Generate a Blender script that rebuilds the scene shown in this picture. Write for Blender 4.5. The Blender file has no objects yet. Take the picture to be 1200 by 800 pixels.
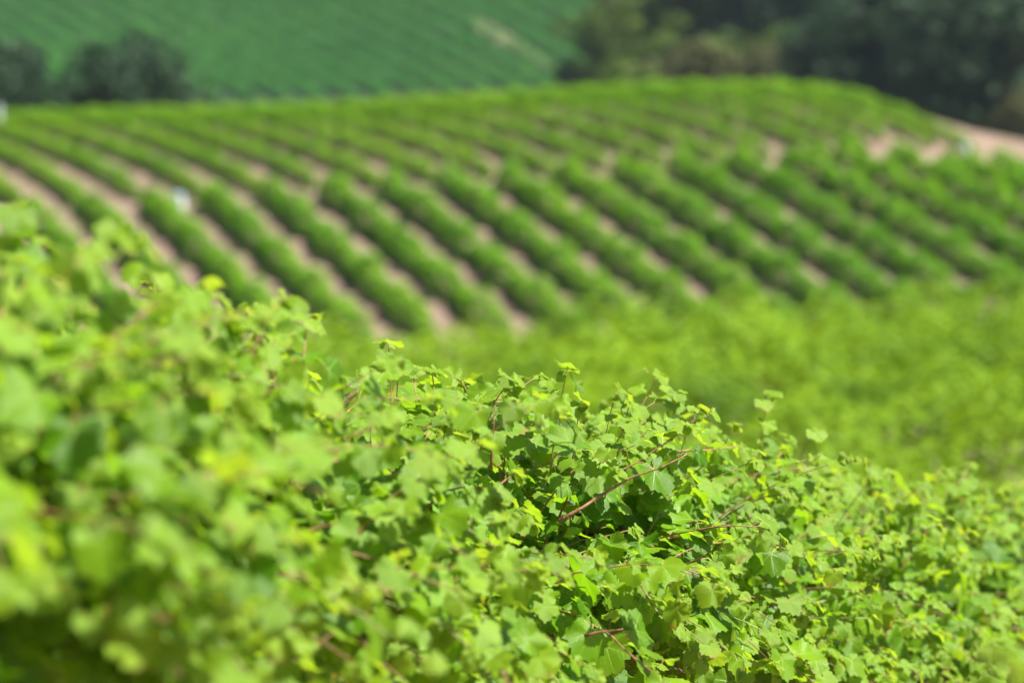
import bpy, math, random
import numpy as np
from mathutils import Vector, Matrix
random.seed(7); rng = np.random.default_rng(7)
SC = bpy.context.scene; COL = SC.collection
R = math.radians

# ------------------------------------------------------------------ camera, sky, sun, exposure
PITCH = 7.0
cam_d = bpy.data.cameras.new('camera'); cam = bpy.data.objects.new('camera', cam_d); COL.objects.link(cam)
cam.location = (0, 0, 0); cam.rotation_euler = (R(90 - PITCH), 0, 0)
cam_d.lens = 100; cam_d.sensor_width = 36; cam_d.clip_start = 0.1; cam_d.clip_end = 3000
cam_d.dof.use_dof = True; cam_d.dof.focus_distance = 5.5; cam_d.dof.aperture_fstop = 2.9
SC.camera = cam
SUN_EL, SUN_AZ = 60.0, 96.0            # azimuth: degrees right of the viewing direction (+Y)
W = bpy.data.worlds.new('World'); SC.world = W; W.use_nodes = True
wn = W.node_tree.nodes; bg = wn['Background']
sky = wn.new('ShaderNodeTexSky'); sky.sky_type = 'NISHITA'; sky.sun_disc = False
sky.sun_elevation = R(SUN_EL); sky.sun_rotation = R(SUN_AZ)
W.node_tree.links.new(sky.outputs[0], bg.inputs[0]); bg.inputs[1].default_value = 0.05
sl = bpy.data.lights.new('sun', 'SUN'); sl.energy = 5.0; sl.angle = R(0.5); sl.color = (1, 0.95, 0.86)
so = bpy.data.objects.new('sun', sl); COL.objects.link(so)
sd = Vector((math.sin(R(SUN_AZ)) * math.cos(R(SUN_EL)), math.cos(R(SUN_AZ)) * math.cos(R(SUN_EL)), math.sin(R(SUN_EL))))
so.rotation_euler = sd.to_track_quat('Z', 'Y').to_euler(); so.location = sd * 40
SC.view_settings.view_transform = 'Standard'; SC.view_settings.look = 'None'
SC.view_settings.gamma = 1.0; SC.view_settings.exposure = 1.42
SC.render.engine = 'CYCLES'
SC.cycles.use_denoising = True
SC.cycles.max_bounces = 8; SC.cycles.transmission_bounces = 6; SC.cycles.diffuse_bounces = 4
SC.cycles.transparent_max_bounces = 6; SC.cycles.volume_bounces = 1; SC.cycles.sample_clamp_indirect = 6

# ------------------------------------------------------------------ terrain
GY = [-40, 0, 3.3, 5.6, 7.6, 10.5, 15, 24, 45, 60, 80, 95, 104, 111, 126, 131, 138, 146, 152, 158, 170, 200, 250, 300, 340, 520, 800, 1000]
GZ = [-0.6, -1.5, -1.72, -2.2, -2.66, -3.3, -4.1, -5.5, -6.6, -9.5, -14.5, -16.5, -15.2, -13.3, -8.95, -8.0, -7.05, -6.2, -6.05, -6.25, -7.6, -12, -17, -20, -15, 12, 42, 50]
CX = [-60, -27, -18, -9, 0, 4.5, 9, 13.5, 18, 21.2, 24, 27, 45]
CZ = [-1.8, -1.1, -.88, -.57, 0, .3, .52, .57, .3, -.4, -1.3, -1.9, -5]
def smooth(a, b, x):
    t = np.clip((x - a) / (b - a), 0, 1); return t * t * (3 - 2 * t)
_yy = np.arange(-40, 1001, 1.0); _zz = np.interp(_yy, GY, GZ)
_k = np.hanning(9); _k /= _k.sum()
_zs = np.convolve(np.pad(_zz, 4, mode='edge'), _k, mode='valid')
_k2 = np.hanning(13); _k2 /= _k2.sum(); _zs2 = np.convolve(np.pad(_zz, 6, mode='edge'), _k2, mode='valid')
def ground_z(X, Y):
    X = np.asarray(X, float); Y = np.asarray(Y, float)
    near = np.interp(Y, GY, GZ); mid = np.interp(Y, _yy, _zs); far = np.interp(Y, _yy, _zs2)
    w1 = smooth(12, 25, Y); w2 = smooth(120, 135, Y)
    z = near * (1 - w1) + mid * w1; z = z * (1 - w2) + far * w2
    w = smooth(118, 150, Y) * (1 - smooth(175, 230, Y))
    z = z + w * np.interp(X * (150 / np.maximum(Y, 100)), CX, CZ)
    z = z + (smooth(14, 30, Y) * (1 - smooth(55, 85, Y))) * np.clip(X, -10, 20) * 0.065
    wf = smooth(330, 420, Y)
    z = z + wf * (5 * np.sin(X / 70 + 0.6) + 2.5 * np.sin(X / 31 + Y / 60))
    z = z + 0.03 * np.sin(X * 1.3 + 1) * np.sin(Y * 0.9) * smooth(8, 20, Y)
    return z

# ------------------------------------------------------------------ helpers
def tag(o, label=None, cat=None, group=None, kind=None):
    if label: o['label'] = label
    if cat: o['category'] = cat
    if group: o['group'] = group
    if kind: o['kind'] = kind
    return o
def link(name, data, parent=None, loc=None):
    o = bpy.data.objects.new(name, data); COL.objects.link(o)
    if parent: o.parent = parent
    if loc is not None: o.location = loc
    return o
def np_mesh(name, V, F, mats, smooth_shade=False, mat_idx=None, attrs=None, uv=None):
    """V (n,3); F list of tuples, or an (m,k) array."""
    me = bpy.data.meshes.new(name)
    V = np.asarray(V, np.float32)
    if isinstance(F, np.ndarray):
        m, k = F.shape; flat = F.ravel().astype(np.int32); starts = np.arange(0, m * k, k, dtype=np.int32)
        tot = np.full(m, k, np.int32)
    else:
        m = len(F); tot = np.array([len(f) for f in F], np.int32); flat = np.array([i for f in F for i in f], np.int32)
        starts = np.concatenate([[0], np.cumsum(tot)[:-1]]).astype(np.int32)
    me.vertices.add(len(V)); me.vertices.foreach_set('co', V.ravel())
    me.loops.add(len(flat)); me.loops.foreach_set('vertex_index', flat)
    me.polygons.add(m); me.polygons.foreach_set('loop_start', starts); me.polygons.foreach_set('loop_total', tot)
    if mat_idx is not None: me.polygons.foreach_set('material_index', np.asarray(mat_idx, np.int32))
    me.polygons.foreach_set('use_smooth', np.full(m, smooth_shade, bool))
    for a, vals in (attrs or {}).items():
        at = me.attributes.new(a, 'FLOAT', 'POINT'); at.data.foreach_set('value', np.asarray(vals, np.float32))
    if uv is not None:
        ul = me.uv_layers.new(name='UVMap'); ul.data.foreach_set('uv', np.asarray(uv, np.float32)[flat].ravel())
    me.update(); me.validate()
    for mt in mats: me.materials.append(mt)
    return me
def tube(pts, rad, sides=5):
    """tapered tube; returns V, F lists"""
    V = []; F = []; n = len(pts); up = Vector((0.13, 0.21, 0.97))
    for i, p in enumerate(pts):
        d = (pts[min(i + 1, n - 1)] - pts[max(i - 1, 0)])
        d = d.normalized() if d.length > 1e-9 else Vector((0, 0, 1))
        a = d.cross(up)
        if a.length < 1e-3: a = d.cross(Vector((1, 0, 0)))
        a.normalize(); b = d.cross(a)
        for j in range(sides):
            t = 2 * math.pi * j / sides
            V.append(p + (a * math.cos(t) + b * math.sin(t)) * rad[i])
    for i in range(n - 1):
        for j in range(sides):
            k = (j + 1) % sides
            F.append((i * sides + j, i * sides + k, (i + 1) * sides + k, (i + 1) * sides + j))
    F.append(tuple(range(sides))[::-1]); F.append(tuple((n - 1) * sides + j for j in range(sides)))
    return V, F

# ------------------------------------------------------------------ materials
class NB:
    def __init__(s, name):
        s.m = bpy.data.materials.new(name); s.m.use_nodes = True; s.t = s.m.node_tree; s.n = s.t.nodes
        for x in list(s.n): s.n.remove(x)
        s.out = s.n.new('ShaderNodeOutputMaterial')
    def new(s, ty, **kw):
        x = s.n.new(ty)
        for k, v in kw.items(): setattr(x, k, v)
        return x
    def set(s, sock, v):
        if hasattr(v, 'is_output') or isinstance(v, bpy.types.NodeSocket): s.t.links.new(v, sock)
        else: sock.default_value = v
    def math(s, op, a, b=0.0, c=None, clamp=False):
        x = s.new('ShaderNodeMath', operation=op); x.use_clamp = clamp
        s.set(x.inputs[0], a); s.set(x.inputs[1], b)
        if c is not None: s.set(x.inputs[2], c)
        return x.outputs[0]
    def mix(s, f, a, b):
        x = s.new('ShaderNodeMix', data_type='RGBA'); s.set(x.inputs[0], f); s.set(x.inputs[6], a); s.set(x.inputs[7], b)
        return x.outputs[2]
    def ramp(s, f, lo, hi):
        x = s.new('ShaderNodeMapRange'); s.set(x.inputs[0], f); x.inputs[1].default_value = lo; x.inputs[2].default_value = hi
        return x.outputs[0]
    def noise(s, scale, detail=3, vec=None, rough=0.55):
        x = s.new('ShaderNodeTexNoise'); x.inputs['Scale'].default_value = scale; x.inputs['Detail'].default_value = detail
        x.inputs['Roughness'].default_value = rough
        if vec is not None: s.t.links.new(vec, x.inputs['Vector'])
        return x.outputs['Fac']
    def geo(s): return s.new('ShaderNodeNewGeometry')
    def attr(s, name, ty='GEOMETRY'):
        x = s.new('ShaderNodeAttribute', attribute_type=ty, attribute_name=name); return x.outputs['Fac']
def C(r, g, b): return (r, g, b, 1)

def foliage_shader(nb, col, trans, tw=0.42, rough=0.5, spec=0.35, bump=None):
    p = nb.new('ShaderNodeBsdfPrincipled'); nb.set(p.inputs['Base Color'], col)
    nb.set(p.inputs['Roughness'], rough); nb.set(p.inputs['Specular IOR Level'], spec)
    tr = nb.new('ShaderNodeBsdfTranslucent'); nb.set(tr.inputs['Color'], trans)
    if bump is not None:
        nb.t.links.new(bump, p.inputs['Normal'])
    mx = nb.new('ShaderNodeMixShader'); nb.set(mx.inputs[0], tw)
    nb.t.links.new(p.outputs[0], mx.inputs[1]); nb.t.links.new(tr.outputs[0], mx.inputs[2])
    nb.t.links.new(mx.outputs[0], nb.out.inputs[0])

def leaf_material():
    nb = NB('vine_leaf')
    oi = nb.new('ShaderNodeObjectInfo').outputs['Random']
    rnd = nb.math('FRACT', nb.math('ADD', oi, nb.attr('rnd')))
    rnd2 = nb.math('FRACT', nb.math('MULTIPLY', rnd, 7.31))
    young = nb.math('ADD', nb.attr('young'), nb.attr('young', 'OBJECT'), clamp=True)
    uvn = nb.new('ShaderNodeUVMap', uv_map='UVMap'); sep = nb.new('ShaderNodeSeparateXYZ'); nb.t.links.new(uvn.outputs[0], sep.inputs[0])
    u, v = sep.outputs[0], sep.outputs[1]
    r = nb.math('SQRT', nb.math('ADD', nb.math('MULTIPLY', u, u), nb.math('MULTIPLY', v, v)))
    vein = None
    for ang, wd in ((90, .032), (40, .026), (140, .026), (-16, .022), (196, .022)):
        ca, sa = math.cos(R(ang)), math.sin(R(ang))
        al = nb.math('ADD', nb.math('MULTIPLY', u, ca), nb.math('MULTIPLY', v, sa))
        pe = nb.math('ABSOLUTE', nb.math('SUBTRACT', nb.math('MULTIPLY', u, sa), nb.math('MULTIPLY', v, ca)))
        ww = nb.math('MULTIPLY', nb.math('SUBTRACT', 1.25, r), wd)
        main = nb.math('MULTIPLY', nb.math('GREATER_THAN', al, 0.0), nb.math('SUBTRACT', 1.0, nb.math('DIVIDE', pe, ww), clamp=True))
        # side veins: chevrons leaving the main vein
        ch = nb.math('FRACT', nb.math('MULTIPLY', nb.math('SUBTRACT', al, nb.math('MULTIPLY', pe, 0.8)), 6.0))
        sv = nb.math('MULTIPLY', nb.math('LESS_THAN', nb.math('ABSOLUTE', nb.math('SUBTRACT', ch, 0.5)), 0.05),
                     nb.math('LESS_THAN', pe, nb.math('MULTIPLY', al, 0.42)))
        vv = nb.math('MAXIMUM', main, nb.math('MULTIPLY', sv, 0.45))
        vein = vv if vein is None else nb.math('MAXIMUM', vein, vv)
    c1 = nb.mix(rnd, C(.018, .09, .001), C(.14, .30, .005))
    c2 = nb.mix(nb.math('MULTIPLY', young, 0.85), c1, C(.22, .34, .016))
    blot = nb.ramp(nb.noise(14, 3, uvn.outputs[0]), .35, .75)
    c3 = nb.mix(nb.math('MULTIPLY', blot, 0.35), c2, C(.15, .28, .007))
    c4 = nb.mix(nb.math('MULTIPLY', vein, 0.75), c3, C(.26, .42, .05))
    # brown scorched margin on a few leaves
    n3 = nb.noise(5, 2, uvn.outputs[0])
    edge = nb.math('MULTIPLY', nb.ramp(nb.math('ADD', r, nb.math('MULTIPLY', n3, .5)), 1.02, 1.2), nb.math('GREATER_THAN', rnd2, .86))
    c5 = nb.mix(edge, c4, C(.30, .17, .05))
    back = nb.mix(0.5, c5, C(.19, .37, .03))
    g = nb.geo(); col = nb.mix(g.outputs['Backfacing'], c5, back)
    t1 = nb.mix(rnd, C(.20, .46, .003), C(.44, .66, .008)); t2 = nb.mix(young, t1, C(.45, .58, .03))
    t3 = nb.mix(nb.math('MULTIPLY', vein, 0.5), t2, C(.42, .5, .1)); t4 = nb.mix(edge, t3, C(.4, .2, .04))
    bp = nb.new('ShaderNodeBump'); bp.inputs['Strength'].default_value = .35; bp.inputs['Distance'].default_value = .004
    h = nb.math('SUBTRACT', nb.noise(26, 2, uvn.outputs[0]), nb.math('MULTIPLY', vein, .6)); nb.t.links.new(h, bp.inputs['Height'])
    foliage_shader(nb, col, t4, 0.42, nb.mix(g.outputs['Backfacing'], nb.mix(rnd2, C(.20, .20, .20), C(.42, .42, .42)), C(.65, .65, .65)), 0.28, bp.outputs[0])
    return nb.m
def hedge_material(name, a, b, ta, tb, scale=.35, tw=.26, wn=.5):
    nb = NB(name); rnd = nb.attr('rnd'); pos = nb.geo().outputs['Position']
    n = nb.ramp(nb.noise(scale, 3, pos), .3, .7)
    f = nb.math('ADD', nb.math('MULTIPLY', rnd, 1 - wn), nb.math('MULTIPLY', n, wn))
    foliage_shader(nb, nb.mix(f, a, b), nb.mix(f, ta, tb), tw, .6, .15)
    return nb.m
def bark_material(name, a, b, scale=40, rough=.8):
    nb = NB(name); pos = nb.new('ShaderNodeTexCoord').outputs['Object']
    mp = nb.new('ShaderNodeMapping'); mp.inputs['Scale'].default_value = (1, 1, .25); nb.t.links.new(pos, mp.inputs[0])
    n = nb.noise(scale, 4, mp.outputs[0]); f = nb.ramp(n, .35, .65)
    p = nb.new('ShaderNodeBsdfPrincipled'); nb.set(p.inputs['Base Color'], nb.mix(f, a, b)); p.inputs['Roughness'].default_value = rough
    bp = nb.new('ShaderNodeBump'); bp.inputs['Strength'].default_value = .5; bp.inputs['Distance'].default_value = .01
    nb.t.links.new(n, bp.inputs['Height']); nb.t.links.new(bp.outputs[0], p.inputs['Normal'])
    nb.t.links.new(p.outputs[0], nb.out.inputs[0]); return nb.m
def soil_material(name, a, b, grass, gmin, gmax, s1=.8):
    nb = NB(name); pos = nb.geo().outputs['Position']
    n1 = nb.noise(s1, 5, pos); n2 = nb.noise(9, 4, pos); n3 = nb.noise(.22, 3, pos)
    c = nb.mix(nb.ramp(n1, .35, .7), a, b); c = nb.mix(nb.math('MULTIPLY', nb.ramp(n2, .45, .8), .4), c, C(.12, .085, .06))
    gf = nb.math('MULTIPLY', nb.ramp(n3, gmin, gmax), nb.ramp(n2, .2, .6)); c = nb.mix(gf, c, grass)
    p = nb.new('ShaderNodeBsdfPrincipled'); nb.set(p.inputs['Base Color'], c); p.inputs['Roughness'].default_value = .95
    p.inputs['Specular IOR Level'].default_value = .15
    bp = nb.new('ShaderNodeBump'); bp.inputs['Strength'].default_value = .6; bp.inputs['Distance'].default_value = .06
    nb.t.links.new(n2, bp.inputs['Height']); nb.t.links.new(bp.outputs[0], p.inputs['Normal'])
    nb.t.links.new(p.outputs[0], nb.out.inputs[0]); return nb.m
def plain_material(name, col, rough=.6):
    nb = NB(name); n = nb.noise(12, 3); p = nb.new('ShaderNodeBsdfPrincipled')
    nb.set(p.inputs['Base Color'], nb.mix(nb.math('MULTIPLY', n, .4), col, C(col[0] * .6, col[1] * .6, col[2] * .58)))
    p.inputs['Roughness'].default_value = rough; nb.t.links.new(p.outputs[0], nb.out.inputs[0]); return nb.m

M_LEAF = leaf_material()
M_PET = plain_material('petiole', C(.26, .30, .06), .5)
M_PETR = plain_material('red_petiole', C(.32, .17, .06), .5)
M_CANE = bark_material('cane_bark', C(.20, .075, .035), C(.34, .17, .08), 60, .55)
M_GREENCANE = plain_material('green_cane', C(.30, .30, .09), .5)
M_BARK = bark_material('old_bark', C(.10, .075, .055), C(.22, .17, .13), 30)
M_SOIL = soil_material('vineyard_soil', C(.15, .10, .078), C(.235, .17, .13), C(.10, .14, .04), .5, .75)
M_FARSOIL = soil_material('far_hillside', C(.012, .03, .014), C(.018, .036, .016), C(.012, .04, .012), .3, .6, .05)
M_TRACK = soil_material('dirt_track', C(.22, .20, .13), C(.17, .16, .10), C(.08, .14, .05), .6, .85)
M_HILL = hedge_material('hill_vine_foliage', C(.055, .20, .008), C(.20, .38, .012), C(.20, .55, .008), C(.44, .72, .014), .12)
M_HILLUP = hedge_material('upper_hill_vine_foliage', C(.06, .20, .007), C(.19, .35, .010), C(.22, .50, .005), C(.48, .68, .010), .12)
M_MIDF = hedge_material('near_block_foliage', C(.018, .08, .002), C(.235, .39, .006), C(.10, .28, .002), C(.55, .72, .005), .42, .2, .68)  # dark colour patches: uneven vigour, also painted in for shaded gaps between canopies
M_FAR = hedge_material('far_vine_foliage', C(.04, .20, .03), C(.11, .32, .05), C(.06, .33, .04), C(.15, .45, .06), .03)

# ------------------------------------------------------------------ ground
def terrain(name, xs, ys, mat):
    X, Y = np.meshgrid(xs, ys); Z = ground_z(X, Y); V = np.stack([X, Y, Z], -1).reshape(-1, 3)
    nx, ny = len(xs), len(ys); i = np.arange(ny - 1)[:, None] * nx + np.arange(nx - 1)[None, :]
    F = np.stack([i, i + 1, i + 1 + nx, i + nx], -1).reshape(-1, 4)
    o = link(name, np_mesh(name, V, F, [mat], True)); tag(o, kind='structure'); return o
xs = np.concatenate([np.linspace(-450, -60, 30), np.linspace(-58, -12, 47), np.linspace(-11.5, 11.5, 70), np.linspace(12, 58, 47), np.linspace(60, 450, 30)])
ys = np.concatenate([np.linspace(-40, 0, 12), np.linspace(.5, 30, 70), np.linspace(30.7, 90, 85), np.linspace(91, 230, 140), np.linspace(233, 300, 24)])
terrain('ground', xs, ys, M_SOIL)
terrain('far_hill', np.linspace(-450, 450, 160), np.linspace(300, 1000, 180), M_FARSOIL)
# dirt track slanting down the far hill
tp = [(-5.5, 400), (-3.4, 392), (-1.2, 385), (1.6, 378), (4, 371), (7, 363)]
tw = [.4, 1.3, 1.4, .8, .4, .3]
V = []; F = []
for i, (x, y) in enumerate(tp):
    for s in np.linspace(-1, 1, 5):
        V.append((x + s * tw[i], y + s * tw[i] * .2, float(ground_z(x + s * tw[i], y + s * tw[i] * .2)) + .06))
for i in range(len(tp) - 1):
    for j in range(4): F.append((i * 5 + j, i * 5 + j + 1, i * 5 + 6 + j, i * 5 + 5 + j))
tag(link('dirt_track', np_mesh('dirt_track', V, F, [M_TRACK], True)), kind='structure')

# ------------------------------------------------------------------ hedge-like vine rows
def quads(P, N, S, rnd):
    """leaf-sized rhombic faces at P with normals N and half-sizes S"""
    n = len(P); A = rng.normal(size=(n, 3)); A -= (A * N).sum(1)[:, None] * N; A /= np.linalg.norm(A, axis=1)[:, None] + 1e-9
    B = np.cross(N, A); a = A * S[:, None]; b = B * (S * rng.uniform(.7, 1, n))[:, None]
    bend = N * (S * rng.uniform(-.3, .3, n))[:, None]
    V = np.stack([P - a + bend, P - b * .9 - a * .1, P + a + bend, P + b * .9 + a * .1], 1).reshape(-1, 3)
    F = np.arange(4 * n).reshape(n, 4)
    return V, F, np.repeat(rnd, 4)
def hedge(path_fn, length, dens, width, h0, h1, size, clump, seed, lumpy=1.0):
    """foliage of one row: path_fn(s) -> x, y arrays; faces scattered over and inside a lumpy body"""
    g = np.random.default_rng(seed); n = int(length * dens); s = g.uniform(0, length, n)
    x, y, tx, ty = path_fn(s)
    ph = g.uniform(0, 6.28, 6)
    lump = 1 + lumpy * (.09 * np.sin(s / clump * 6.28 + ph[0]) + .10 * np.sin(s / clump * 2.7 + ph[1]) + .06 * np.sin(s / clump * 11 + ph[2]))
    off = .09 * width * np.sin(s / clump * 3.9 + ph[3])
    a = g.uniform(-.35, math.pi + .35, n); rr = np.sqrt(g.uniform(.25, 1.0, n)); rr = np.where(g.random(n) < .05, rr * 1.22, rr)
    hh = (h1 - h0) * lump; cz = h0 + .35 * hh
    ox = np.cos(a) * rr * width * .5 * lump + off; oz = cz + np.sin(a) * rr * hh * .65
    oz = np.where(np.sin(a) < 0, cz + np.sin(a) * rr * hh * .8, oz)
    nx, ny = ty, -tx
    endf = np.clip(np.minimum(s, length - s) / .7, .25, 1) ** .5; ox *= endf; oz = h0 + (oz - h0) * endf
    P = np.stack([x + nx * ox, y + ny * ox, ground_z(x + nx * ox, y + ny * ox) + oz], 1)
    N = np.stack([nx * np.cos(a), ny * np.cos(a), np.sin(a) + .35], 1) + g.normal(size=(n, 3)) * .55
    N /= np.linalg.norm(N, axis=1)[:, None]
    return quads(P, N, g.uniform(.7, 1.2, n) * size, g.random(n))
def row_line(x0, y0, x1, y1):
    L = math.hypot(x1 - x0, y1 - y0); tx, ty = (x1 - x0) / L, (y1 - y0) / L
    def f(s): return x0 + tx * s, y0 + ty * s, np.full_like(s, tx), np.full_like(s, ty)
    return f, L, tx, ty
def vine_row(name, x0, y0, x1, y1, dens, width, h0, h1, size, clump, mat, seed, trunks=True, spacing=1.3, lumpy=1.0):
    f, L, tx, ty = row_line(x0, y0, x1, y1)
    z0 = float(ground_z(x0, y0)); e = link(name, None, loc=(x0, y0, z0)); e.empty_display_size = .3
    V, F, r = hedge(f, L, dens, width, h0, h1, size, clump, seed, lumpy); V = V - np.array([x0, y0, z0])
    fo = link('foliage', np_mesh('row_foliage', V, F, [mat], False, attrs={'rnd': r}), e); fo['kind'] = 'stuff'
    if trunks:
        tv = []; tf = []; g = random.Random(seed)
        for k in range(int(L / spacing)):
            s = .4 + k * spacing + g.uniform(-.1, .1); x = x0 + tx * s; y = y0 + ty * s; z = float(ground_z(x, y))
            b = Vector((x - x0, y - y0, z - z0 - .05)); j = Vector((g.uniform(-.08, .08), g.uniform(-.08, .08), 0))
            a, q = tube([b, b + j + Vector((0, 0, .35)), b - j * .5 + Vector((0, 0, h0 + .35))], [.05, .038, .03], 4)
            o = len(tv); tv += a; tf += [tuple(i + o for i in w) for w in q]
        to = link('trunk', np_mesh('row_trunks', [tuple(v) for v in tv], tf, [M_BARK]), e); to['kind'] = 'stuff'
    return e

def proj(p):
    x, y, z = p; c, s = math.cos(R(PITCH)), math.sin(R(PITCH))
    d = y * c - z * s; v = y * s + z * c
    return 600 + 3333.3 * x / d, 400 - 3333.3 * v / d, d
def ordinal(n):
    w = ['first', 'second', 'third', 'fourth', 'fifth', 'sixth', 'seventh', 'eighth', 'ninth', 'tenth', 'eleventh', 'twelfth', 'thirteenth',
         'fourteenth', 'fifteenth', 'sixteenth', 'seventeenth', 'eighteenth', 'nineteenth', 'twentieth']
    if n <= 20: return w[n - 1]
    t = ['twenty', 'thirty', 'forty', 'fifty', 'sixty', 'seventy', 'eighty'][n // 10 - 2]
    return t + '-' + w[n % 10 - 1] if n % 10 else t[:-1] + 'ieth'

# hill in the middle: two blocks of rows parted by a track
RD = math.tan(R(26)); SP = 2.85
def track_y(x): return 127.3 + (x + 4) * .20 + .002 * max(0, x - 5) ** 2
lower = []; upper = []
for k in range(-22, 28):
    xa = (k + .5) * SP                            # x where the row crosses Y = 118
    rowx = lambda y: xa - (y - 118) * RD
    yt = 118.0
    for _ in range(20): yt = track_y(rowx(yt)) if rowx(yt) < 32 else 140
    ybot = 109.0 + .8 * math.sin(k * 1.7) + (2.5 if k == 5 else 0)
    if yt - ybot > 3: lower.append((rowx(ybot), ybot, rowx(yt), yt, k))
    yu = yt + .5 + .4 * math.sin(k * 2.3) + 4.4 * max(0, min(1, (rowx(yt) - 16) / 5)); yend = 163
    if rowx(yu) > 23.5: yend = 0
    if yend > yu: upper.append((rowx(yu), yu, rowx(yend), yend, k))
def seen(r, n=24):
    t = 0
    for i in range(n + 1):
        f = i / n; x = r[0] + (r[2] - r[0]) * f; y = r[1] + (r[3] - r[1]) * f
        a, b, d = proj((x, y, float(ground_z(x, y)) + .8)); t += (-30 < a < 1230)
    return t
lower = [r for r in lower if seen(r)]; upper = [r for r in upper if seen(r)]
vis = [r for r in lower if proj((r[2], r[3], float(ground_z(r[2], r[3])) + .8))[0] > 0 and proj((r[2], r[3], float(ground_z(r[2], r[3]))))[0] < 1200]
for r in lower:
    n = ordinal(vis.index(r) + 1) if r in vis else None
    # a gap where vines are missing near the foot of one row
    e = vine_row('vine_row', r[0], r[1], r[2], r[3], 350, .98, .06, 1.12, .11, 1.6, M_HILL, 100 + r[4], lumpy=1.7)
    hx = proj((r[2], r[3], float(ground_z(r[2], r[3])) + .8))[0]
    if n: lab = f'{n} from the left of the hillside vine rows that start at the bare track'
    elif hx <= 0: lab = 'hillside vine row below the track, cut off by the left edge of the photo'
    else: lab = 'hillside vine row below the track, entering the photo at its right edge'
    tag(e, lab, 'vine row', 'vine rows on the middle hill below the track')
vis = [r for r in upper if 0 < proj((r[0], r[1], float(ground_z(r[0], r[1])) + .8))[0] < 1200]
for r in upper:
    n = ordinal(vis.index(r) + 1) if r in vis else None
    e = vine_row('vine_row', r[0], r[1], r[2], r[3], 220, .74, .05, .86, .10, 1.8, M_HILLUP, 200 + r[4], trunks=False)
    lab = f'{n} from the left of the yellow-green vine rows above the track' if n else 'yellow-green vine row above the track, entering at the right edge of the photo' if proj((r[0], r[1], 0))[0] > 600 else 'yellow-green vine row above the track, crossing the left edge of the photo'
    tag(e, lab, 'vine row', 'vine rows on the crest of the middle hill')

# block of vines right behind the foreground, rows running across the view
blk = [21.5, 25.6, 29.4, 33.0] + [36.2 + i * 2.6 for i in range(5)]
for i, y in enumerate(blk):
    e = vine_row('vine_row', -7.5 - i * .3, y - 2.8, 13.5 + i * .5, y + 2.5, 1100 if i < 4 else 750, 1.6, .25, 1.45, .042 if i < 4 else .05, 2.7, M_MIDF, 300 + i, lumpy=1.7)
    lab = ('bright vine row of the blurred block behind the foreground vines, nearest to the camera' if i == 0 else
           'bright vine row farthest back in the blurred block behind the foreground vines' if i == len(blk) - 1 else
           f'{ordinal(i + 1)} vine row back in the bright blurred block behind the foreground vines')
    tag(e, lab, 'vine row', 'vine rows of the bright block behind the foreground')

# far hillside rows
fd = math.tan(R(21)); nfar = 0
for k in range(-42, 50):
    xa = k * 4.2; y0, y1 = 352, 470
    x0, x1 = xa - (y0 - 400) * fd, xa - (y1 - 400) * fd
    ok = False
    for y in range(360, 471, 5):
        a, b, d = proj((xa - (y - 400) * fd, y, float(ground_z(xa - (y - 400) * fd, y)))); ok |= (-20 < a < 1220 and -20 < b < 130)
    if not ok: continue
    if x0 > 13: y1b = None
    # rows stop at the dirt track and leave the wooded right side bare
    L = 0
    yy = [y for y in np.arange(y0, y1, 1.0) if (xa - (y - 400) * fd) < 19 + (y - 352) * .22]
    if len(yy) < 12: continue
    ya, yb = min(yy), max(yy)
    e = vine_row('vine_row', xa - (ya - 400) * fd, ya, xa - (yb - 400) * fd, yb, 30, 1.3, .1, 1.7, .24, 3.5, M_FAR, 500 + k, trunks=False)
    tag(e, 'narrow blue-green vine row, one of many slanting down the far hillside', 'vine row', 'vine rows on the far hillside'); nfar += 1

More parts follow.
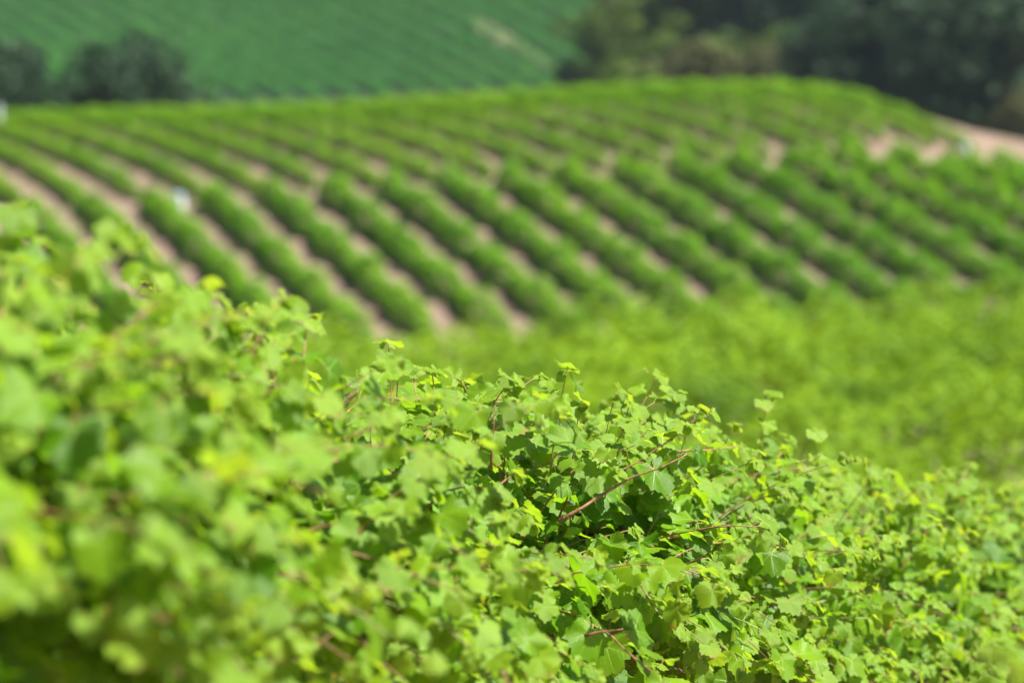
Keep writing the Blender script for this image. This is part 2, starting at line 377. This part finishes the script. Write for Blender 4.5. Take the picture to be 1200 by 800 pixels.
# ------------------------------------------------------------------ trees
def tree_meshes(seed, H, Wd, a, b, size, nclump, base=.25, flat=.75):
    g = np.random.default_rng(seed); rr = random.Random(seed)
    tv = []; tf = []
    def add(pts, rad, sd):
        v, f = tube(pts, rad, sd); o = len(tv); tv.extend(v); tf.extend([tuple(i + o for i in w) for w in f])
    top = Vector((rr.uniform(-.3, .3), rr.uniform(-.3, .3), H * .62))
    add([Vector((0, 0, -.6)), Vector((0, 0, H * .12)), top * .5 + Vector((.15, 0, 0)), top], [H * .045, H * .033, H * .024, H * .012], 7)
    cl = []
    for i in range(nclump):
        th = g.uniform(0, 6.28); u = g.uniform(0, 1) ** .6; zz = g.uniform(base, 1)
        prof = math.sqrt(max(.03, 1 - ((zz - (base + .38 * (1 - base))) / (.62 * (1 - base) if zz > base + .38 * (1 - base) else .46 * (1 - base))) ** 2))
        c = np.array([math.cos(th) * u * Wd * .5 * prof, math.sin(th) * u * Wd * .5 * prof, zz * H * .93]); cl.append((c, g.uniform(.10, .2) * Wd))
        if i < 16:
            st = Vector((0, 0, H * rr.uniform(.15, .5))); e = Vector(c); md = st.lerp(e, .5) + Vector((0, 0, -.05 * H))
            add([st, md, e], [H * .014, H * .009, H * .004], 5)
    Vs = []; Fs = []; rs = []; o = 0
    for c, r in cl:
        n = int(70 * (r / (.15 * Wd)) ** 2); d = g.normal(size=(n, 3)); d /= np.linalg.norm(d, axis=1)[:, None]
        P = c + d * (r * g.uniform(.45, 1.05, n) ** .6)[:, None] * np.array([1, 1, flat]); N = d + g.normal(size=(n, 3)) * .5 + np.array([0, 0, .3]); N /= np.linalg.norm(N, axis=1)[:, None]
        V, F, q = quads(P, N, g.uniform(.7, 1.3, n) * size, np.clip(g.normal(g.uniform(.2, .8), .15, n), 0, 1)); Vs.append(V); Fs.append(F + o); rs.append(q); o += len(V)
    cm = np_mesh('crown', np.concatenate(Vs), np.concatenate(Fs), [a], False, attrs={'rnd': np.concatenate(rs)})
    tm = np_mesh('trunk', [tuple(v) for v in tv], tf, [b], True)
    return cm, tm
M_TOL = hedge_material('olive_tree_foliage', C(.035, .07, .010), C(.10, .155, .016), C(.06, .13, .01), C(.17, .26, .02), .4, .3)
M_TDK = hedge_material('dark_tree_foliage', C(.012, .036, .016), C(.04, .085, .034), C(.02, .05, .015), C(.05, .11, .035), .4, .25)
M_TBR = hedge_material('brown_green_foliage', C(.045, .06, .018), C(.10, .11, .03), C(.05, .05, .02), C(.10, .09, .03), .4, .25)
M_TBK = bark_material('tree_bark', C(.09, .07, .06), C(.2, .16, .13), 6)
PROTO = {}
def tree(kind, x, y, s, label, cat='tree', group=None, rot=None, zoff=0):
    seed, mat, H, Wd, size, nc, base = {'olive': (11, M_TOL, 9, 9, .26, 70, .2), 'olive_b': (12, M_TOL, 10, 8, .26, 70, .18), 'dark': (13, M_TDK, 13, 12, .32, 90, .16),
        'dark_b': (14, M_TDK, 14, 11, .32, 90, .15), 'brown': (15, M_TBR, 10, 8, .26, 64, .15), 'bush': (16, M_TDK, 6, 8.5, .22, 74, .1), 'bush_b': (17, M_TDK, 6.2, 9, .22, 70, .12),
        'shrub': (18, M_TOL, 4, 4.5, .2, 40, .12)}[kind]
    if kind not in PROTO: PROTO[kind] = tree_meshes(seed, H, Wd, mat, M_TBK, size, nc, base)
    cm, tm = PROTO[kind]
    e = link('tree', None, loc=(x, y, float(ground_z(x, y)) + zoff)); e.scale = (s, s, s * (1.2 if kind.startswith('bush') else 1)); e.rotation_euler.z = rot if rot is not None else random.uniform(0, 6.28)
    link('trunk', tm, e); link('crown', cm, e)
    tag(e, label, cat, group); return e
def at_px(px, d): return (px - 600) / 3333.3 * d
TREES = [
 ('bush', 16, 204, .92, 'low dark round tree at the left edge, below the far hillside'),
 ('bush_b', 150, 206, .98, 'broad dark dome-shaped tree standing alone behind the crest on the left'),
 ('shrub', 662, 330, 1.0, 'small olive tree alone on the far slope right of the dirt track'),
 ('shrub', 680, 300, 1.1, 'olive bushy tree low beside the foot of the dirt track'),
 ('olive', 742, 290, 1.0, 'leftmost olive green tree of the wood behind the crest'),
 ('olive_b', 775, 300, 1.12, 'light olive tree second from the left in the wood'),
 ('brown', 812, 292, 1.1, 'brownish tree in the left half of the wood behind the crest'),
 ('olive', 850, 300, 1.2, 'large olive tree in the middle of the wood'),
 ('brown', 888, 290, 1.05, 'brownish tree at the centre of the wood, above the crest'),
 ('olive_b', 918, 300, 1.2, 'tall olive tree left of the dark tree mass'),
 ('brown', 950, 285, 1.1, 'dull brown-green tree touching the dark tree mass'),
 ('dark', 1010, 262, 1.0, 'leftmost very dark tree of the mass at the top right'),
 ('dark_b', 1062, 256, 1.05, 'tallest blackish green tree behind the end of the crest'),
 ('dark', 1115, 250, 1.05, 'very dark tree above the bare ground at the right'),
 ('dark_b', 1165, 246, 1.0, 'dark blue-green tree near the top right corner'),
 ('brown', 1200, 230, .55, 'rusty brown-green tree at the right edge of the photo'),
 ('dark', 1225, 262, 1.1, 'dark tree cut off by the right edge of the photo'),
 ('olive', 715, 345, 1.1, 'hazy tree higher on the slope behind the wood, to its left'),
 ('brown', 765, 350, 1.3, 'hazy brownish tree high behind the left of the wood'),
 ('olive_b', 830, 345, 1.4, 'hazy olive tree high behind the middle of the wood'),
 ('dark', 900, 345, 1.1, 'hazy dark tree high behind the right of the wood'),
 ('dark_b', 975, 330, 1.2, 'hazy dark tree behind the gap between wood and dark mass'),
 ('brown', 1005, 315, 1.2, 'brownish tree half hidden behind the dark mass on its left'),
]
for kind, px, d, s, lab in TREES:
    tree(kind, at_px(px, d), d, s * 1.35, lab, group='trees behind the crest')

# ------------------------------------------------------------------ small pale markers
def between_rows(x, y): u = x + (y - 118) * RD; return round(u / SP) * SP - (y - 118) * RD
def marker(x, y, label, h=.7, w=.24):
    z = float(ground_z(x, y)); e = link('marker_post', None, loc=(x, y, z)); e.rotation_euler = (R(2), R(-3), .5)
    v, f = tube([Vector((0, 0, -.1)), Vector((0, 0, h * .5)), Vector((0, 0, h))], [w, w, w * .96], 10)
    link('post', np_mesh('post', [tuple(a) for a in v], f, [M_WHITE]), e)
    v, f = tube([Vector((0, 0, h - .001)), Vector((0, 0, h + .03)), Vector((0, 0, h + .06))], [w * 1.1, w * 1.05, w * .3], 10)
    link('cap', np_mesh('cap', [tuple(a) for a in v], f, [M_BLUE]), e); tag(e, label, 'post', 'pale posts at the row heads'); return e
M_WHITE = plain_material('white_plastic', C(.75, .78, .8)); M_BLUE = plain_material('pale_blue_plastic', C(.45, .6, .72))
marker(between_rows(at_px(212, 124.5), 124.5), 124.5, 'small pale blue-white post at a row head on the left of the hill')
marker(at_px(1131, 138), 138, 'small white post on the bare ground below the dark trees', .6, .17)
marker(at_px(1, 150), 150, 'small pale post on the crest at the left edge', 1.3, .12)

# ------------------------------------------------------------------ foreground vines
def leaf_mesh(name, seed, red=False):
    """one vine leaf, width about 1, petiole base at the origin, blade tip towards +Y, upper side +Z"""
    g = random.Random(seed)
    lobes = [(90, 1.0, 30), (38, .90, 24), (142, .90, 24), (-20, .70, 22), (200, .70, 22)]
    n = 34; out = []
    la = [(a + g.uniform(-4, 4), r * g.uniform(.92, 1.06), w) for a, r, w in lobes]
    for i in range(n):
        th = -68 + (316) * i / (n - 1)
        r = 0
        for a, L, w in la: r = max(r, L * (.76 + .24 * math.exp(-((th - a) / w) ** 2 * 1.1)) if abs(th - a) < 50 else 0)
        if th < -48 or th > 228: r = max(r * .8, .3)
        r *= 1 + (.075 if i % 2 else -.055) * g.uniform(.7, 1.2)
        out.append((r * .56 * math.cos(R(th)), r * .56 * math.sin(R(th))))
    fold = g.uniform(.04, .22); cup = g.uniform(-.30, .22); tipd = g.uniform(.1, .4); wav = g.uniform(0, 6.28); wa = g.uniform(.05, .12); tw = g.uniform(-.2, .2)
    pet = Vector((0, .32, .24)) * g.uniform(.75, 1.1)
    def H(x, y):
        r = math.hypot(x, y) / .56; th = math.atan2(y, x)
        return fold * abs(x) + cup * r * r * .3 - tipd * max(0, y) ** 2 * .9 + wa * r * r * math.sin(th * 4 + wav) + tw * x * y - .05 * (math.cos(5 * (th - R(90))) if r > .2 else 0) * r * .8
    V = [(0, 0, 0)]; uv = [(0, 0)]
    m = n // 2; ring = [out[2 * i] for i in range(m)]
    for x, y in ring: V.append((x * .5, y * .5, H(x * .5, y * .5))); uv.append((x * .5 / .56, y * .5 / .56))
    for x, y in out: V.append((x, y, H(x, y))); uv.append((x / .56, y / .56))
    F = []
    for i in range(m - 1): F.append((0, 1 + i, 2 + i))
    for i in range(m):
        a = 1 + i; o = 1 + m + 2 * i
        F.append((a, o, o + 1))
        if i < m - 1: F.append((a, o + 1, a + 1)); F.append((a + 1, o + 1, o + 2))
    V = [(x + pet[0], y + pet[1], z + pet[2]) for x, y, z in V]
    mi = [0] * len(F); o = len(V)
    v, f = tube([Vector((0, 0, 0)), pet * .5 + Vector((0, -.03, .06)), pet], [.017, .013, .013], 3)
    V += [tuple(a) for a in v]; uv += [(0, 0)] * len(v); q = [tuple(i + o for i in w) for w in f[:-2]]; F += q; mi += [1] * len(q)
    me = np_mesh(name, V, F, [M_LEAF, M_PETR if red else M_PET], True, mi, uv=uv)
    return me, np.array(V, np.float32), F, np.array(mi), np.array(uv, np.float32), pet
LEAVES = [leaf_mesh('leaf', 40 + i, i % 3 == 0) for i in range(14)]
LV = []
for me, V, F, mi, uv, pet in LEAVES:
    me.calc_loop_triangles()
    T = np.array([t.vertices[:] for t in me.loop_triangles], np.int32); TM = np.array([mi[t.polygon_index] for t in me.loop_triangles], np.int32)
    LV.append((V, T, TM, uv))

class Leaf:
    __slots__ = ('p', 'q', 's', 'k', 'young', 'c')
def make_leaf(node, outd, size, young, g, upb=.55, droop=.7):
    L = Leaf(); L.k = g.randrange(len(LEAVES)); L.s = size; L.young = young
    n = (outd * .42 + Vector((.14, -.26, upb * .8)) + sd * .34 + Vector((g.gauss(0, .38), g.gauss(0, .38), g.gauss(0, .28)))).normalized()
    t = (outd * .6 + Vector((0, 0, -droop * 1.3)) + Vector((g.gauss(0, .5), g.gauss(0, .5), g.gauss(0, .35))))
    t = (t - n * t.dot(n)); t = t.normalized() if t.length > 1e-3 else n.orthogonal().normalized()
    x = t.cross(n); M = Matrix((x, t, n)).transposed()
    L.q = M; L.p = Vector(node); L.c = L.p + M @ Vector((0, .6, .25)) * size
    return L
def join_leaves(leaves, name):
    Vs = []; Ts = []; Ms = []; Us = []; rn = []; yo = []; o = 0
    for L in leaves:
        V, T, TM, uv = LV[L.k]; M = np.array(L.q) * L.s
        Vs.append(V @ M.T + np.array(L.p)); Ts.append(T + o); Ms.append(TM); Us.append(uv); o += len(V)
        rn.append(np.full(len(V), random.random())); yo.append(np.full(len(V), L.young))
    return np_mesh(name, np.concatenate(Vs), np.concatenate(Ts), [M_LEAF, M_PET], True, np.concatenate(Ms),
                   {'rnd': np.concatenate(rn), 'young': np.concatenate(yo)}, np.concatenate(Us))
def shoot(start, d, L, g, droop=.35, lsize=.12, r0=.0027, spacing=.05, bend=None):
    """a cane with leaves on alternate sides; returns points, radii, leaves"""
    pts = []; n = max(5, int(L / spacing)); p = Vector(start); d = d.normalized()
    side0 = d.cross(Vector((0, 0, 1))); side0 = side0.normalized() if side0.length > .1 else Vector((1, 0, 0))
    side0 = (Matrix.Rotation(g.uniform(-1, 1), 3, d) @ side0); lv = []
    for i in range(n + 1):
        pts.append(p.copy()); t = i / n
        if i > 0:
            sgn = 1 if i % 2 else -1; o = (side0 * sgn + d * .35 + Vector((0, 0, .25)) + Vector((g.gauss(0, .25),) * 3)).normalized()
            taper = 1 if t < .55 else 1 - (t - .55) / .45 * .48
            lv.append(make_leaf(p, o, lsize * taper * g.uniform(.6, 1.28), max(0, (t - .5) * 1.7) * g.uniform(.5, 1), g))
            if g.random() < (.35 if t < .55 else .65):
                o2 = (-side0 * sgn + Vector((g.gauss(0, .4), g.gauss(0, .4), g.gauss(0, .4)))).normalized()
                lv.append(make_leaf(p + o2 * .02, o2, lsize * g.uniform(.35, .6), g.uniform(.2, .8), g))
        d = (d + Vector((g.gauss(0, .12), g.gauss(0, .12), g.gauss(0, .10) - droop * spacing * (1 + t) * 1.6))).normalized()
        p = p + d * (L / n)
    for j in range(4): lv.append(make_leaf(pts[-1], (d + Vector((g.gauss(0, .5), g.gauss(0, .5), g.gauss(0, .5)))).normalized(), lsize * g.uniform(.18, .42), 1.0, g))
    rad = [max(.0011, r0 * (1 - .78 * i / n)) * (1.0 + (.35 if i % 2 == 0 and i < n * .8 else 0)) for i in range(n + 1)]
    return pts, rad, lv

# the row's course: x, y and canopy top height
RX = [-.80, -.70, -.43, 0, .621, 1.62, 2.75]
RY = [2.9, 3.8, 4.7, 5.6, 6.9, 9.0, 11.4]
RT = [-.20, -.32, -.55, -.78, -1.13, -1.61, -2.15]
arc = [0]
for i in range(1, len(RX)): arc.append(arc[-1] + math.hypot(RX[i] - RX[i - 1], RY[i] - RY[i - 1]))
def row_at(s):
    x, y, t = (float(np.interp(s, arc, a)) for a in (RX, RY, RT)); x2, y2 = float(np.interp(s + .1, arc, RX)), float(np.interp(s + .1, arc, RY))
    d = Vector((x2 - x, y2 - y, 0)); d = d.normalized() if d.length > 1e-6 else Vector((.4, .9, 0)).normalized()
    return Vector((x, y, t)), d
VINES = []
NV = 6; VS = (arc[-1] - .2) / NV
DIP = [(5.95, .34, .12)]     # y position, half width, amount: where the top line sags
for vi in range(NV):
    g = random.Random(900 + vi); s0 = (vi + .5) * VS + .1; c, td = row_at(s0); leaves = []; canes = []
    base = Vector((c.x, c.y, float(ground_z(c.x, c.y))))
    nsh = 228 
    for j in range(nsh):
        s = s0 + g.uniform(-.56, .56) * VS; p, t = row_at(s); sidev = Vector((t.y, -t.x, 0))      # towards the camera side
        cord = Vector((p.x, p.y, p.z - float(np.interp(p.y, [3.0, 3.8, 4.7, 5.1, 5.6, 6.4, 7.2, 9], [.50, .48, .54, .53, .45, .47, .51, .45])))) + sidev * g.uniform(-.06, .10)
        phi = g.gauss(38, 48) if g.random() < .8 else g.uniform(-70, 20)      # 0 = straight up, 90 = out to the camera side
        nearf = p.y < 4.5
        if nearf: phi = min(g.gauss(40, 48), 128)
        phi = max(-80, min(128, phi)); L = g.uniform(.32, .60) * (1 if abs(phi) < 70 else .85)
        dv = Vector((0, 0, math.cos(R(phi)))) + sidev * math.sin(R(phi)) + t * g.gauss(0, .45)
        st = cord + dv.normalized() * g.uniform(.0, .12)
        if abs(phi) < 30 and p.y > 4.2 and g.random() < .14: L += g.uniform(.05, .12)
        room = p.z + .05 * math.sin(s * 7.3 + .6) + .035 * math.sin(s * 15.1) + (.05 if g.random() < .07 else .0) - st.z; rise = max(.01, dv.normalized().z) * L
        if rise > room: L = max(.22, L * room / rise)
        pts, rad, lv = shoot(st, dv, L, g, droop=g.uniform(.4, 1.3) if nearf else g.uniform(.5, 1.5) if abs(phi) > 30 else g.uniform(.2, 1.2), lsize=.096)
        if nearf and max(q.z for q in pts) > p.z + (-.02 if p.y > 3.7 else .03): continue
        canes.append((pts, rad)); leaves += lv
    VINES.append(dict(base=base, td=td, leaves=leaves, canes=canes, s0=s0))

def at(px, py, d):
    """point at image position and depth along the camera axis"""
    u, v = (px - 600) / 3333.3, (400 - py) / 3333.3; c, s = math.cos(R(PITCH)), math.sin(R(PITCH))
    return Vector((u * d, d * (c + v * s), d * (v * c - s)))
def hero(vi, a, b, n_sp=.06, lsize=.10, r0=.0045, droop=.1, seed=1, bare=False):
    g = random.Random(seed); d = b - a; pts, rad, lv = shoot(a, d, d.length, g, droop, lsize, r0, n_sp)
    VINES[vi]['canes'].append((pts, rad)); VINES[vi]['leaves'] += [] if bare else lv
def vine_near(y): return min(range(NV), key=lambda i: abs(VINES[i]['base'].y - y))

# prominent shoots that stand out of the canopy
hero(vine_near(5.9), at(655, 610, 5.3), at(792, 524, 5.4), .05, .08, .0036, .0, 3, True)
hero(vine_near(5.9), at(650, 590, 5.6), at(800, 505, 5.7), .06, .12, .0030, .0, 23)
hero(vine_near(6.0), at(790, 530, 5.98), at(868, 520, 6.1), .05, .075, .0026, .1, 4)
hero(vine_near(6.3), at(700, 600, 6.1), at(755, 462, 6.35), .05, .105, .0026, .1, 5)
hero(vine_near(6.4), at(610, 520, 6.2), at(700, 462, 6.6), .05, .11, .0026, .3, 6)
hero(vine_near(4.6), at(482, 556, 5.0), at(491, 500, 5.02), .05, .1, .0034, .0, 31, True)
hero(vine_near(4.6), at(455, 598, 4.9), at(520, 585, 4.9), .05, .1, .0030, .0, 32, True)
hero(vine_near(5.6), at(575, 550, 5.15), at(590, 490, 5.15), .05, .1, .0030, .0, 33, True)
hero(vine_near(5.6), at(770, 664, 5.35), at(812, 655, 5.4), .05, .1, .0030, .0, 34, True)
hero(vine_near(5.6), at(685, 745, 5.0), at(730, 732, 5.0), .05, .1, .0030, .0, 35, True)
hero(vine_near(5.6), at(485, 552, 5.7), at(494, 455, 5.75), .06, .125, .0035, .0, 7)
hero(vine_near(5.6), at(583, 545, 5.75), at(592, 464, 5.85), .06, .125, .0035, .0, 8)
hero(vine_near(5.6), at(510, 520, 5.6), at(540, 450, 5.65), .055, .12, .003, .1, 9)
hero(vine_near(5.2), at(400, 520, 5.2), at(425, 425, 5.4), .055, .115, .003, .1, 10)
hero(vine_near(7.6), at(930, 640, 7.4), at(965, 515, 7.9), .06, .115, .003, .1, 11)
hero(vine_near(8.4), at(1010, 640, 8.0), at(1085, 555, 8.4), .06, .115, .003, .2, 12)
hero(vine_near(3.6), at(0, 420, 3.5), at(30, 262, 3.6), .05, .11, .003, .1, 13)
hero(vine_near(3.6), at(-60, 540, 3.1), at(180, 642, 3.2), .08, .08, .0055, .0, 14, True)
hero(vine_near(4.4), at(340, 480, 4.5), at(375, 375, 4.6), .05, .11, .00265, .2, 15)
hero(vine_near(7.0), at(750, 668, 6.6), at(840, 655, 6.7), .06, .085, .0030, .1, 16)
hero(vine_near(6.6), at(820, 690, 6.5), at(880, 560, 7.0), .06, .09, .0035, .1, 17)

# which leaves show, nearest first
def visible(vines):
    al = [(proj(L.c), L, i) for i, v in enumerate(vines) for L in v['leaves']]; al.sort(key=lambda t: t[0][2]); grid = {}
    vis = []
    for (px, py, d), L, i in al:
        if d < .5 or not (-30 < px < 1230 and -30 < py < 830): continue
        r = L.s * .42 / d * 3333; cx, cy = int(px // 8), int(py // 8); rc = int(r // 8)
        cells = [(a, b) for a in range(cx - rc, cx + rc + 1) for b in range(cy - rc, cy + rc + 1)]
        free = sum(grid.get(c, 0) < 3 for c in cells) / len(cells)
        if free > .3: vis.append((r * r * free, id(L), i))
        for c in cells: grid[c] = grid.get(c, 0) + 1
    return vis
EXTRA = []
# a vine of the neighbouring row, very close to the camera at the lower right
gN = random.Random(77); nb_leaves = []; nb_canes = []
for a, b in ((at(1330, 960, 2.3), at(1165, 800, 2.45)), (at(1300, 1000, 2.2), at(1195, 790, 2.5)), (at(1300, 900, 2.3), at(1245, 700, 2.35)), (at(1200, 1000, 2.3), at(1110, 860, 2.4)), (at(1400, 1050, 2.2), at(1240, 800, 2.3))):
    pts, rad, lv = shoot(a, b - a, (b - a).length, gN, .2, .085, .004, .03); nb_canes.append((pts, rad)); nb_leaves += lv
bN = Vector((.52, 2.15, float(ground_z(.52, 2.15)))); EXTRA.append(dict(base=bN, td=Vector((.35, .93, 0)), leaves=nb_leaves, canes=nb_canes, s0=0))
ALL = VINES + EXTRA
vis = visible(ALL); byv = {}
for a, i, v in vis: byv.setdefault(v, []).append((a, i))
LBL = ['closest, most blurred grapevine of the row, filling the whole left side of the photo',
       'grapevine left of the photo centre, blurred at left and sharp towards its top right',
       'sharply focused grapevine at the centre, crossed by the long bare red-brown cane',
       'grapevine just right of the sharp ones, its small leaves slightly soft',
       'last grapevine visible in the foreground row, soft small leaves at the right edge',
       'grapevine just outside the right edge of the photo, next after the last visible one',
       'out of focus green vine shoot closest to the camera in the lower right corner']
for vi, v in enumerate(ALL):
    b = v['base']; e = link('grapevine', None, loc=b); e.empty_display_size = .2; g = random.Random(50 + vi)
    tag(e, LBL[vi], 'grapevine', 'grapevines of the foreground row' if vi < NV else None)
    # trunk and cordon, hidden in the foliage
    far = vi >= NV
    zt = .78
    v1, f1 = tube([Vector((0, 0, -.08)), Vector((.02, .01, .2)), Vector((-.02, .02, .5)), Vector((0, 0, zt))], [.036, .028, .024, .028], 8)
    link('trunk', np_mesh('vine_trunk', [tuple(a) for a in v1], f1, [M_BARK], True), e)
    if not far:
        for sg in (-1, 1):
            pts = []
            for q in range(6):
                s = v['s0'] + sg * q / 5 * VS * .48; p, _ = row_at(s); pts.append(Vector((p.x, p.y, p.z - .62)) - b)
            pts[0] = Vector((0, 0, zt - .02))
            v1, f1 = tube(pts, [.024 - .003 * q for q in range(6)], 7)
            link('cordon', np_mesh('cordon', [tuple(a) for a in v1], f1, [M_BARK], True), e)
    else:
        for a_, (pts, rad) in enumerate(v['canes']):
            q = [Vector((0, 0, zt - .02)), (pts[0] - b) * .5 + Vector((0, 0, .3)), pts[0] - b]
            v1, f1 = tube(q, [.008, .006, .005], 6); link('cane', np_mesh('cane', [tuple(a) for a in v1], f1, [M_CANE], True), e)
    # canes
    rest = ([], []); cn = 0
    for ci, (pts, rad) in enumerate(v['canes']):
        v1, f1 = tube([p - b for p in pts], rad, 6); tipz = pts[-1]
        mat = M_CANE if ci % 4 else M_GREENCANE
        a, b2, d = proj(pts[len(pts) // 2]); show = (-20 < a < 1220 and -20 < b2 < 820 and (ci >= 150 or (tipz - b).dot(Vector((v['td'].y, -v['td'].x, 0))) > .12))
        if show and cn < 120:
            link('cane', np_mesh('cane', [tuple(x) for x in v1], f1, [mat], True), e); cn += 1
        else:
            o = len(rest[0]); rest[0].extend(tuple(x) for x in v1); rest[1].extend(tuple(i + o for i in w) for w in f1)
    if rest[0]:
        o = link('cane', np_mesh('inner_canes', rest[0], rest[1], [M_CANE], True), e); o['kind'] = 'stuff'
    top = set(i for a, i in sorted(byv.get(vi, []), reverse=True)[:300])
    inner = []
    for L in v['leaves']:
        if id(L) in top:
            o = link('leaf', LEAVES[L.k][0], e); o['young'] = float(L.young)
            o.matrix_local = Matrix.Translation(L.p - b) @ L.q.to_4x4() @ Matrix.Scale(L.s, 4)
        else: inner.append(L)
    if inner:
        for L in inner: L.p = L.p - b
        o = link('leaf', join_leaves(inner, 'inner_leaves'), e); o['kind'] = 'stuff'

# ------------------------------------------------------------------ haze
hz = NB('haze_air'); vol = hz.new('ShaderNodeVolumePrincipled'); vol.inputs['Color'].default_value = C(.66, .82, 1.0)
vol.inputs['Density'].default_value = .00008; vol.inputs['Anisotropy'].default_value = .2
hz.t.links.new(vol.outputs[0], hz.out.inputs['Volume'])
x0, x1, y0, y1, z0, z1 = -460, 460, -45, 1010, -24, 75
V = [(x, y, z) for z in (z0, z1) for y in (y0, y1) for x in (x0, x1)]
F = [(0, 2, 3, 1), (4, 5, 7, 6), (0, 1, 5, 4), (2, 6, 7, 3), (0, 4, 6, 2), (1, 3, 7, 5)]
tag(link('haze', np_mesh('haze', V, F, [hz.m])), kind='stuff')
